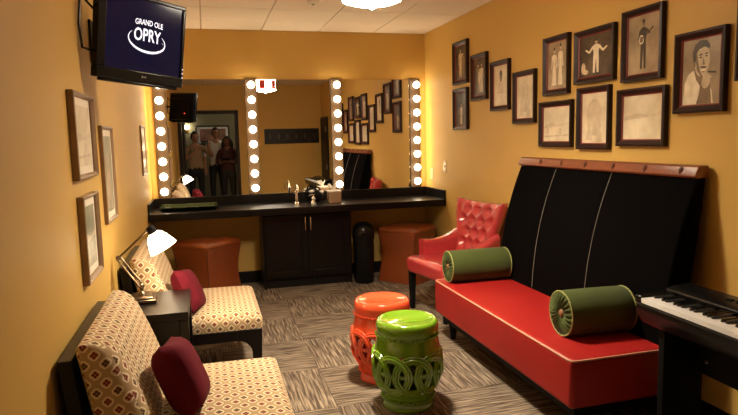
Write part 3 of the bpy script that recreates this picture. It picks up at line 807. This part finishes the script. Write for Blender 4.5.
def framed(name, wall, yc, zc, w_, h_, fw, depth, fmat, bg, figs, lab, group, liner=True, matw=0, tilt=0):
    """frame built in local x (along wall), y (out of wall = -y), z; then turned to face the room"""
    rz_ = -pi/2 if wall == 'R' else pi/2
    o = thing(name, lab, 'picture', ((XR if wall == 'R' else XL), yc, zc), rz_, group); o.rotation_euler = (0, 0, rz_)
    q = link('hanger', None) if False else None
    Mt = Ry(tilt)
    # moulding: four mitred sides with a stepped profile
    def side(hw, hh, prof, Mx):
        b = MB(); pts = []
        for sx, sy in ((-1, -1), (1, -1), (1, 1), (-1, 1)): pts.append([(sx*(hw-a), -c, sy*(hh-a)) for a, c in prof])
        n = len(prof); v = [p for r in pts for p in r]; f = []
        for k in range(4):
            for i in range(n): f.append((k*n+i, k*n+(i+1) % n, ((k+1) % 4)*n+(i+1) % n, ((k+1) % 4)*n+i))
        return b.add(v, f, Mx)
    prof = [(0, .001), (0, depth), (fw*.35, depth+.003), (fw*.8, depth*.75), (fw, depth*.55), (fw, .001)]
    side(w_/2, h_/2, prof, Mt).build('frame', fmat, o)
    iw, ih = w_-2*fw, h_-2*fw
    if liner:
        side(iw/2, ih/2, [(0, .004), (0, depth*.55), (.007, depth*.42), (.007, .004)], Mt).build('liner', 'frame_red', o); iw -= .014; ih -= .014
    MB().box(-w_/2+.004, w_/2-.004, -.004, -.001, -h_/2+.004, h_/2-.004, Mt).build('backing', 'matte_black', o)
    if matw:
        MB().box(-iw/2, iw/2, -.008, -.0041, -ih/2, ih/2, Mt).build('mat_board', 'pale_mat', o); iw -= 2*matw; ih -= 2*matw
    MB().box(-iw/2, iw/2, -.0095, -.0081 if matw else -.0045, -ih/2, ih/2, Mt).build('print', bg, o)
    lay = {}
    for i, (tone, poly) in enumerate(figs):
        b = lay.setdefault(tone, MB()); y = -.0097-.00006*i; out = []
        for p in poly: out.append((max(-.495*iw, min(.495*iw, p[0]*iw)), y, max(-.495*ih, min(.495*ih, p[1]*ih))))
        b.add(out, [tuple(range(len(out)))], Mt)
    for tone, b in lay.items(): b.build('printed_figure', tone, o)['kind'] = 'stuff'     # flat print
    return o
FWD, FD = .034, .032
G = 'sepia photographs on the wall above the sofa'
def R(y0, y1, z0, z1, bg, figs, lab, tilt=0):
    y1 *= .988; z0 = 1.53+(z0-1.53)*.993; z1 = 1.53+(z1-1.53)*.993
    framed('framed_photo', 'R', (y0+y1)/2, (z0+z1)/2, abs(y1-y0), z1-z0, FWD, FD, 'frame_wood', bg, figs, lab, G, tilt=tilt)
tl = rad(.4)
R(5.355, 5.765, 2.03, 2.44, 'print_dark', standing(-.05, 1.05, 'tone_light', width=1.3)+standing(.18, .9, 'tone_mid'), 'dark sepia photograph in the top of the pair nearest the mirrors')
R(5.36, 5.765, 1.587, 1.99, 'print_dark', standing(0, .8, 'tone_light', gown=True, base=-.46)+standing(-.22, .7, 'tone_mid', base=-.46), 'dark sepia photograph in the bottom of the pair nearest the mirrors')
R(4.95, 5.335, 1.85, 2.265, 'print_dark', standing(.15, 1.0, 'tone_light', gown=True)+standing(-.15, 1.0, 'tone_mid')+standing(-.02, .85, 'tone_light'), 'dark photograph of standing figures beside the stacked pair by the mirrors')
R(4.542, 4.93, 1.735, 2.153, 'print_pale', [('tone_dark', ell(0, .25, .10, .14)), ('tone_mid', ell(0, .19, .08, .10)), ('tone_light', [(-.28, -.2), (.28, -.2), (.12, .08), (-.12, .08)])], 'bright photograph with one small dark head near its top')  # pale print tone holds the glare over the lower part
R(4.135, 4.526, 1.614, 2.023, 'print_pale', crowd('tone_pale'), 'pale group photograph hanging lowest in the descending row')
R(3.70, 4.068, 1.805, 2.217, 'print_mid', standing(-.16, 1.0, 'tone_white', gown=True)+standing(.17, 1.08, 'tone_white', gown=True, width=.9), 'photograph of two figures in long white gowns')
R(3.655, 4.12, 1.432, 1.76, 'print_pale', landscape(), 'wide photograph washed out by painted glare with two faint columns under the white gowns')
R(3.22, 3.674, 1.852, 2.195, 'print_dark', standing(.02, 1.02, 'tone_white', arms='out')+[('tone_light', ell(-.38, -.28, .07, .14)), ('tone_light', ell(-.30, -.38, .09, .06))], 'photograph of a performer in white suit with arms held out')
R(3.256, 3.637, 1.42, 1.825, 'print_pale', crowd('tone_pale')+[('tone_pale', ell(0, .1, .3, .28))], 'upright photograph washed out by painted glare below the performer in white')
R(2.82, 3.19, 1.82, 2.231, 'print_mid', standing(0, 1.05, 'tone_dark', arms='banjo', head='tone_mid'), 'photograph of a dark suited figure holding a banjo')
R(2.782, 3.22, 1.443, 1.78, 'print_pale', [('tone_pale', [(-.48, .02), (-.1, .10), (.2, .04), (.48, .12), (.48, .02), (-.48, -.06)])], 'wide photograph nearly blank from painted glare below the banjo player')
R(2.398, 2.756, 1.618, 2.031, 'print_mid', portrait(), 'close portrait photograph of a smiling face with hand at chin')
R(2.0, 2.365, 1.755, 2.165, 'print_dark', standing(0, 1.0, 'tone_light', arms='down'), 'photograph hung past the smiling portrait, away from the mirrors')
G2 = 'pale pictures on the lamp wall'
def Lf(y0, y1, z0, z1, bg, figs, lab, dep=.028, fm='walnut_frame'):
    y1 *= .95; z0 = 1.53+(z0-1.53)*.975; z1 = 1.53+(z1-1.53)*.975
    framed('framed_picture', 'L', (y0+y1)/2, (z0+z1)/2, y1-y0, z1-z0, min(.020, dep+.006), dep, fm, bg, figs, lab, G2, liner=False, matw=.035)
Lf(2.80, 3.46, 1.372, 1.767, 'print_pale', landscape('tone_pale'), 'pale picture in walnut frame below the television')
Lf(3.53, 4.13, 1.08, 1.632, 'print_pale_green', crowd('tone_light'), 'upright pale picture in walnut frame over the table lamp', .020)
Lf(2.845, 3.40, .893, 1.295, 'print_pale_green', landscape(), 'greenish picture in walnut frame hung low, above the patterned chair')
Lf(5.74, 6.40, 1.23, 1.69, 'print_pale', landscape(), 'small framed picture beside the vanity light strip', .012)

# ================================================================== TELEVISION
bl = Vector((-.484, 3.168, 1.853)); br = Vector((-.101, 3.529, 1.825))
u = (br-bl); TW = u.length; u.normalize(); n0 = Vector((u.y, -u.x, 0)).normalized(); up0 = n0.cross(u)*-1
TH, tilt = .432, rad(6)
up0 = up0 if up0.z > 0 else -up0; upv = (up0*cos(tilt)+n0*sin(tilt)); nn = u.cross(upv); nn = -nn if nn.dot(n0) < 0 else nn
tv = thing('television', 'black flat television on wall arm showing white logo on navy screen', 'television')
Mt = Matrix.Identity(4)
for i in range(3):
    Mt[i][0] = u[i]; Mt[i][1] = upv[i]; Mt[i][2] = nn[i]; Mt[i][3] = ((bl+br)/2)[i]
tv.matrix_world = Mt      # local x right, y up, z out of the screen; origin bottom centre
hw = TW/2; sw0, sw1, sh0, sh1 = -hw+.048, hw-.022, .055, TH-.022
b = MB()
b.box(-hw, hw, 0, sh0, -.045, 0).box(-hw, hw, sh1, TH, -.045, 0).box(-hw, sw0, sh0, sh1, -.045, 0).box(sw1, hw, sh0, sh1, -.045, 0)
b.build('bezel', 'black_plastic', tv, bevel=.006)
MB().prism([(-hw+.045, .02), (hw-.015, .02), (hw-.015, TH-.02), (-hw+.045, TH-.02)], 'z', -.075, -.046).prism([(-hw+.09, .07), (hw-.09, .07), (hw-.09, TH-.09), (-hw+.09, TH-.09)], 'z', -.10, -.076).build('back_shell', 'matte_black', tv, bevel=.012)
MB().box(-hw+.03, hw-.03, -.016, .0, -.04, -.006).build('speaker_bar', 'black_plastic', tv, bevel=.006)
scr = MB().box(sw0, sw1, sh0, sh1, -.02, -.008).build('screen', 'tv_screen', tv)
def text_mesh(txt, cx_, cy_, w_, h_, arc, bold):
    c = bpy.data.curves.new('lettering', 'FONT'); c.body = txt; c.align_x = 'CENTER'; c.align_y = 'CENTER'; c.offset = bold; c.resolution_u = 3
    o = bpy.data.objects.new('tmp_text', c); COL.objects.link(o)
    bpy.context.view_layer.update()
    me = bpy.data.meshes.new_from_object(o.evaluated_get(bpy.context.evaluated_depsgraph_get()))
    bpy.data.objects.remove(o); bpy.data.curves.remove(c)
    xs_ = [v.co.x for v in me.vertices]; ys_ = [v.co.y for v in me.vertices]
    x0, x1, y0, y1 = min(xs_), max(xs_), min(ys_), max(ys_)
    for v in me.vertices:
        x = (v.co.x-(x0+x1)/2)/(x1-x0); y = (v.co.y-(y0+y1)/2)/(y1-y0)
        v.co = (cx_+x*w_, cy_+y*h_*(1-.15*0)-arc*(x*2)**2, -.0072)
    me.materials.clear(); me.materials.append(MATS['tv_glow'])
    return me
SW, SH = sw1-sw0, sh1-sh0; fx = lambda t: sw0+SW*t; fy = lambda t: sh1-SH*t
link('lettering', text_mesh('GRAND OLE', fx(.545), fy(.300), SW*.37, .028, .004, .012), scr)
link('lettering', text_mesh('OPRY', fx(.53), fy(.475), SW*.36, .064, .004, .018), scr)
link('lettering', text_mesh('TM', fx(.735), fy(.555), .010, .006, 0, 0), scr)
rc = (fx(.525), fy(.555)); ra, rb_ = SW*.245, .056; b = MB(); V = []; NN = 46
for k in range(NN+1):
    a = rad(lerp(148, 398, k/NN)); t = .0012+.0050*sin(pi*k/NN)**1.2
    for s in (-1, 1):
        x = (ra+s*t)*cos(a); y = (rb_+s*t)*sin(a); V.append((rc[0]+x*cos(-.06)-y*sin(-.06), rc[1]+x*sin(-.06)+y*cos(-.06), -.0073))
b.add(V, [(2*k, 2*k+1, 2*k+3, 2*k+2) for k in range(NN)]).build('logo_ring', 'tv_glow', scr)
MB().lathe([(.006, 0), (.006, .0012), (0, .0015)], 12, T((0, .028, .0002))).box(.010, .022, .024, .032, .0002, .0012).build('maker_mark', 'steel', tv)
for k in range(3): MB().sphere((hw-.008, .055+.022*k, .001), .0035, 8, 6).build('indicator_light', 'tv_glow', tv)
MB().box(hw*.4, hw*.4+.012, .11, .122, -.1025, -.0995).build('standby_light', 'led_red', tv)
# wall arm and cables (world coordinates brought into the tv's frame)
Mi = Mt.inverted(); Pw = lambda p: Mi @ Vector(p)
wp = Vector((XL+.014, 3.52, 2.06))
MB().box(-.012, 0, -.06, .06, -.11, .11, Mi @ T((XL+.014, 3.52, 2.06))).build('wall_plate', 'matte_black', tv)
MB().tube([Pw(wp), Pw((XL+.09, 3.50, 2.06)), Vector((-.02, .22, -.09))], .014).build('wall_arm', 'matte_black', tv, True)
MB().tube([Vector((-.20, .30, -.085)), Pw((XL+.03, 3.12, 2.22)), Pw((XL+.022, 3.09, 2.08)), Pw((XL+.024, 3.12, 1.98)), Vector((-.22, .12, -.08))], .006, 8).build('cable', 'black_plastic', tv, True)

# ================================================================== CEILING FIXTURES
PX, PY, PZ = .962, 3.42, 2.255
pe = thing('ceiling_lamp', 'glowing scalloped glass ceiling lamp with red side panels', 'lamp', (PX, PY, ZC))
zb = PZ-ZC
sc10 = lambda amp: (lambda a, z: 1+amp*abs(cos(5*a))**.7 if True else 1)
MB().lathe([(.075, 0), (.075, -.012), (.03, -.03), (.012, -.035), (.012, zb+.20)], 24).build('canopy', 'brass', pe, True)
MB().lathe([(0, zb+.022), (.05, zb+.025), (.10, zb+.031), (.142, zb+.042), (.162, zb+.052)], 80, None, False, lambda a, z: 1+.11*(abs(cos(5*a))-.5)*((z-zb)/.052)).build('bowl', 'pendant_glass', pe, True)
for k in range(10):
    a0, a1 = 2*pi*(k-.5)/10+.02, 2*pi*(k+.5)/10-.02; r = .163
    v = []
    for rr in (r, r-.006):
        for z in (zb+.058, zb+.20):
            for a in (a0, a1): v.append((rr*cos(a), rr*sin(a), z))
    MB().add(v, [(0, 1, 3, 2), (4, 6, 7, 5), (0, 2, 6, 4), (1, 5, 7, 3), (0, 4, 5, 1), (2, 3, 7, 6)]).build('side_panel', 'pendant_red' if k % 2 else 'pendant_side', pe).rotation_euler = (0, 0, rad(4))
MB().lathe([(.168, zb+.050), (.171, zb+.058), (.163, zb+.058)], 40, None, False).lathe([(.163, zb+.197), (.168, zb+.204), (.158, zb+.206)], 40, None, False).build('rim', 'pendant_side', pe, True)
MB().lathe([(.165, zb+.205), (.012, zb+.225)], 40, None, False).build('uplight_cap', 'pendant_uplight', pe, True)  # glowing cap added to throw light up on the ceiling
MB().lathe([(0, zb), (.012, zb+.004), (.014, zb+.012), (.008, zb+.02), (.008, zb+.03)], 14).build('finial', 'pendant_glass', pe, True)
sl = bpy.data.lights.new('added_spot', 'SPOT'); sl.energy = 135; sl.color = (1, .85, .64); sl.spot_size = rad(150); sl.spot_blend = 1; sl.shadow_soft_size = .10
slo = link('added_spot', sl, pe); slo.location = (0, 0, zb-.012)            # spot added below the bowl to brighten floor and seats
dt = thing('smoke_detector', 'small round ceiling detector near the mirror wall', 'detector', (.94, 5.15, ZC))
MB().lathe([(.05, 0), (.05, -.012), (.03, -.02), (0, -.021)], 24).build('housing', 'ceiling_panel', dt, True)
MB().lathe([(.012, -.02), (.012, -.03), (0, -.032)], 12).build('sensor', 'plate_metal', dt, True)

# ================================================================== DIGITAL PIANO
kb = thing('digital_piano', 'black digital piano with white keys on a black panel stand by the wall', 'piano', (1.93, 2.375, 0), rad(-1.0))
KL, KD, KZ = 1.34, .31, .76      # local: x to the wall, y runs to negative
MB().prism([(.04, KZ-.135), (.006, KZ-.075), (.006, KZ-.028), (KD, KZ-.028), (KD, KZ-.135)], 'y', -KL, 0).build('case', 'black_plastic', kb, bevel=.010)
MB().box(0, .19, -.045, 0, KZ-.028, KZ+.006).build('cheek', 'black_plastic', kb, bevel=.008)
MB().box(0, .19, -KL, -KL+.045, KZ-.028, KZ+.006).build('cheek', 'black_plastic', kb, bevel=.008)
MB().prism([(.175, KZ-.028), (.175, KZ+.018), (.21, KZ+.030), (KD, KZ+.036), (KD, KZ-.028)], 'y', -KL, 0).build('console', 'black_plastic', kb, bevel=.006)
nW = 52; kw = (KL-.09)/nW
wk = MB().box(.003, .17, -kw+.0006, -.0006, KZ-.026, KZ-.004).mesh('white_key', 'white_key', False)
bk_ = MB().prism([(.056, KZ-.006), (.062, KZ+.008), (.172, KZ+.010), (.172, KZ-.006)], 'y', -.0055, .0055).mesh('black_key', 'black_key', False)
for k in range(nW):
    share('white_key', wk, kb, (0, -.045-kw*k, 0))
    if (k % 7) in (0, 2, 3, 5, 6) and k < nW-1: share('black_key', bk_, kb, (0, -.045-kw*(k+1), 0))
for k in range(6): MB().box(.235, .255, -.32-.05*k, -.29-.05*k, KZ+.0335, KZ+.038).build('control_button', 'matte_black', kb, bevel=.001)
for y in (-.10, -KL+.10):
    MB().box(.075, .295, y-.018, y+.018, .0, KZ-.136).build('stand_panel', 'matte_black', kb, bevel=.003)
    MB().box(.03, .31, y-.03, y+.03, .0, .04).build('foot', 'matte_black', kb, bevel=.003)
MB().box(.255, .275, -KL+.12, -.12, .40, KZ-.136).build('back_board', 'matte_black', kb, bevel=.003)
MB().lathe([(.010, 0), (.010, .012), (.006, .016)], 12, T((.255, -.19, .47)) @ Ry(-pi/2)).build('knob', 'steel', kb)
cab = MB().tube([(2.40, 2.05, .66), (2.425, 2.06, .45), (2.43, 2.05, .28), (2.42, 2.0, .12), (2.38, 1.95, .006)], .004, 8).build('power_cord', 'sky_cord', None, True)
tag(cab, 'thin dark power cord hanging against the wall below the piano', 'cord')

# ================================================================== PEOPLE (seen in the mirror, standing in the doorway)
def person(name_lab, loc, rz, H, shirt, legs, skin, hair, hands, look=0, long_hair=False, bulk=1.0, glasses=False, bare=True):
    """hands: [(elbow, wrist, dir)] in local coords, front = +y; one continuous skinned body"""
    s = H/1.75; V = []; E = []; Rr = []; tagm = []
    def vtx(p, r): V.append(Vector(p)*s); Rr.append(r*s*bulk if r > .05 else r*s); return len(V)-1
    def bone(a, c, m): E.append((a, c)); tagm.append(m)
    pel = vtx((0, 0, .95), .135); wa = vtx((0, .0, 1.10), .128); ch = vtx((0, .0, 1.28), .142); sh = vtx((0, -.01, 1.42), .09); nk = vtx((0, -.005, 1.50), .052); hd = vtx((0, .01, 1.56), .05)
    bone(pel, wa, 0); bone(wa, ch, 0); bone(ch, sh, 0); bone(sh, nk, 2); bone(nk, hd, 2)
    for q in (-1, 1):
        hp_ = vtx((q*.095, 0, .88), .095); kn = vtx((q*.105, .01, .49), .062); an = vtx((q*.11, -.02, .09), .043); to = vtx((q*.125, .12, .035), .036)
        bone(pel, hp_, 1); bone(hp_, kn, 1); bone(kn, an, 1); bone(an, to, 3)
        el, wr, dr = hands[0 if q < 0 else 1]
        so_ = vtx((q*.175, -.01, 1.40), .062); e_ = vtx(el, .043); mid = vtx((Vector(el)+Vector(wr))/2, .036); w_ = vtx(wr, .027)
        bone(sh, so_, 0); bone(so_, e_, 0); bone(e_, mid, 2 if bare else 0); bone(mid, w_, 2)
        d = Vector(dr).normalized(); pm = vtx(Vector(wr)+d*.05, .032); bone(w_, pm, 2)
        side = d.cross(Vector((0, 0, 1))); side = side.normalized() if side.length > .1 else Vector((1, 0, 0))
        for k, L_ in enumerate((.062, .072, .068, .052)):
            off = side*((k-1.5)*.019)
            f0 = vtx(Vector(wr)+d*.082+off, .0105); f1 = vtx(Vector(wr)+d*(.085+L_*.55)+off+Vector((0, .004, -.006)), .0092); f2 = vtx(Vector(wr)+d*(.085+L_*.85)+off+Vector((0, .02, -.012)), .008)
            bone(pm, f0, 2); bone(f0, f1, 2); bone(f1, f2, 2)
        t0 = vtx(Vector(wr)+d*.035-side*q*.038, .012); t1 = vtx(Vector(wr)+d*.075-side*q*.052+Vector((0, .012, 0)), .0095); bone(pm, t0, 2); bone(t0, t1, 2)
    me = bpy.data.meshes.new('body'); me.from_pydata([tuple(p) for p in V], E, []); o = link('tmp_body', me)
    md = o.modifiers.new('skin', 'SKIN'); md.use_smooth_shade = True
    for i, r in enumerate(Rr): me.skin_vertices[0].data[i].radius = (r*(1.18 if i in (pel, wa, ch) else 1), r*(.82 if i in (pel, wa, ch) else 1))
    me.skin_vertices[0].data[pel].use_root = True
    o.modifiers.new('sub', 'SUBSURF').levels = 2
    bpy.context.view_layer.update()
    bm_ = bpy.data.meshes.new_from_object(o.evaluated_get(bpy.context.evaluated_depsgraph_get()))
    bpy.data.objects.remove(o)
    # head sculpted and joined to the same mesh
    hb = MB(); hc = Vector((0, .02, 1.635))
    def head(u_, v_):
        th = 2*pi*u_; ph = pi*v_
        x, y, z = sin(ph)*cos(th), sin(ph)*sin(th), cos(ph)
        rx = .076*(1-.16*sm(-z)); ry = .096; rz_ = .118
        px, py, pz_ = x*rx, y*ry*(1-.05*sm(-z)), z*rz_
        if y > 0:
            py += .022*math.exp(-((px/.013)**2+((pz_+.012)/.024)**2))        # nose
            py -= .008*(math.exp(-(((abs(px)-.03)/.014)**2+((pz_-.012)/.012)**2)))  # eye sockets
            py += .006*math.exp(-((px/.025)**2+((pz_+.055)/.010)**2))        # mouth
            py += .008*math.exp(-((px/.025)**2+((pz_+.095)/.018)**2))        # chin
        return tuple((Matrix.Rotation(look, 3, 'Z') @ Vector((px, py, pz_))+hc)*s)
    hb.grid(head, 28, 20)
    for q in (-1, 1): hb.sphere((0, 0, 0), (.010*s, .02*s, .03*s), 8, 6, T((Matrix.Rotation(look, 3, 'Z') @ Vector((q*.077, -.005, -.005))+hc)*s))
    body = MB(); body.v = [tuple(v.co) for v in bm_.vertices]; body.f = [tuple(p.vertices) for p in bm_.polygons]
    segs = [(V[a], V[c], m) for (a, c), m in zip(E, tagm)]
    for f in body.f:
        c = sum((Vector(body.v[i]) for i in f), Vector())/len(f); best = None
        for a, d_, m in segs:
            ab = d_-a; t = max(0, min(1, (c-a).dot(ab)/max(1e-9, ab.length_squared))); q = (a+ab*t-c).length
            if best is None or q < best[0]: best = (q, m)
        m = best[1]
        if m == 0 and c.z < .93*s: m = 1
        if m == 1 and c.z > .97*s: m = 0
        body.m.append(m)
    body.cm = 2; body.add(hb.v, hb.f)
    root = thing('person', name_lab, 'person', loc, rz)
    body.build('body', [shirt, legs, skin, 'shoe'], root, True, angle=180)
    Mh = T(hc*s) @ Matrix.Rotation(look, 4, 'Z')
    hr = MB()
    def hairf(u_, v_):
        th = 2*pi*u_; ph = pi*v_*(.62)
        x, y, z = sin(ph)*cos(th), sin(ph)*sin(th), cos(ph)
        k = 1.0 if y < .35 or z > .55 else max(0.82, 1-(y-.35)*.6)
        return tuple((Vector((x*.086*k, y*.104*k-.008, z*.128+.004)))*s)
    hr.grid(hairf, 26, 12, Mh)
    if long_hair:
        for q in (-1, 0, 1):
            hr.tube([Vector((q*.06, -.045-.02*(q == 0), .05))*s, Vector((q*.085, -.055-.02*(q == 0), -.05))*s, Vector((q*.095, -.05-.03*(q == 0), -.16))*s, Vector((q*.09, -.04-.03*(q == 0), -.24))*s], [.045*s, .05*s, .045*s, .02*s], 10, False, Mh)
    hr.build('hair', hair, root, True, angle=180)
    for q in (-1, 1): MB().sphere((q*.030*s, .084*s, .012*s), (.011*s, .008*s, .007*s), 8, 6, Mh).build('eye', 'eye', root, True)
    MB().sphere((0, .088*s, -.055*s), (.024*s, .009*s, .007*s), 10, 6, Mh).build('mouth', 'lips', root, True)
    if glasses:
        g = MB()
        for q in (-1, 1): g.tube([Vector((q*.032+.021*cos(a), .106, .012+.017*sin(a)))*s for a in [2*pi*k/14 for k in range(14)]], .0022, 6, True, Mh); g.tube([Vector((q*.053, .104, .014))*s, Vector((q*.08, .0, .016))*s], .002, 6, False, Mh)
        g.tube([Vector((-.011, .108, .015))*s, Vector((.011, .108, .015))*s], .002, 6, False, Mh).build('glasses', 'matte_black', root, True)
    return root
def phone(loc, rot, lab):
    p = thing('phone', lab, 'phone', loc); p.rotation_euler = rot
    MB().box(-.072, .072, -.004, .004, -.036, .036).build('body', 'black_plastic', p, bevel=.003)
    MB().lathe([(.006, 0), (.006, .0015), (0, .0016)], 12, T((.055, .004, .02)) @ Rx(-pi/2)).build('lens', 'eye', p)
# photographer behind the lens, phone held up in front of the chest side
person('person in tan shirt and dark trousers raising a phone in the doorway', (-.20, -.47, 0), rad(-12), 1.74, 'tan_shirt', 'dark_trousers', 'skin', 'hair_dark',
       [((-.24, .10, 1.16), (-.05, .36, 1.36), (.55, .25, .55)), ((.33, .16, 1.22), (.215, .37, 1.40), (-.12, .1, .95))], look=rad(-8))
phone((.0, -.022, 1.515), (0, 0, 0), 'black phone held up sideways by the person in tan')
person('person in white shirt and glasses standing behind the others', (.25, -.90, 0), rad(4), 1.83, 'white_shirt', 'dark_trousers', 'skin', 'hair_dark',
       [((-.27, -.02, 1.13), (-.24, .12, .90), (0, .25, -1)), ((.27, -.02, 1.13), (.24, .12, .90), (0, .25, -1))], glasses=True)
person('person in dark maroon top with long dark hair holding a phone low', (.47, -.44, 0), rad(8), 1.63, 'maroon_top', 'dark_trousers', 'skin_dark', 'hair_dark',
       [((-.25, .06, 1.14), (-.075, .27, 1.17), (.5, .5, .2)), ((.25, .06, 1.14), (.075, .27, 1.17), (-.5, .5, .2))], long_hair=True, bulk=1.12, bare=False)
phone((.43, -.125, 1.135), (rad(-35), 0, rad(8)), 'black phone held at chest height by the person in maroon')

# seat the two root empties that were built in room coordinates at their own base
for root_ in (so, wt):
    pts = [c.matrix_basis @ Vector(b_) for c in root_.children for b_ in c.bound_box]
    base = Vector(((min(p.x for p in pts)+max(p.x for p in pts))/2, (min(p.y for p in pts)+max(p.y for p in pts))/2, min(p.z for p in pts)))
    root_.location = base
    for c in root_.children: c.location = c.location-base
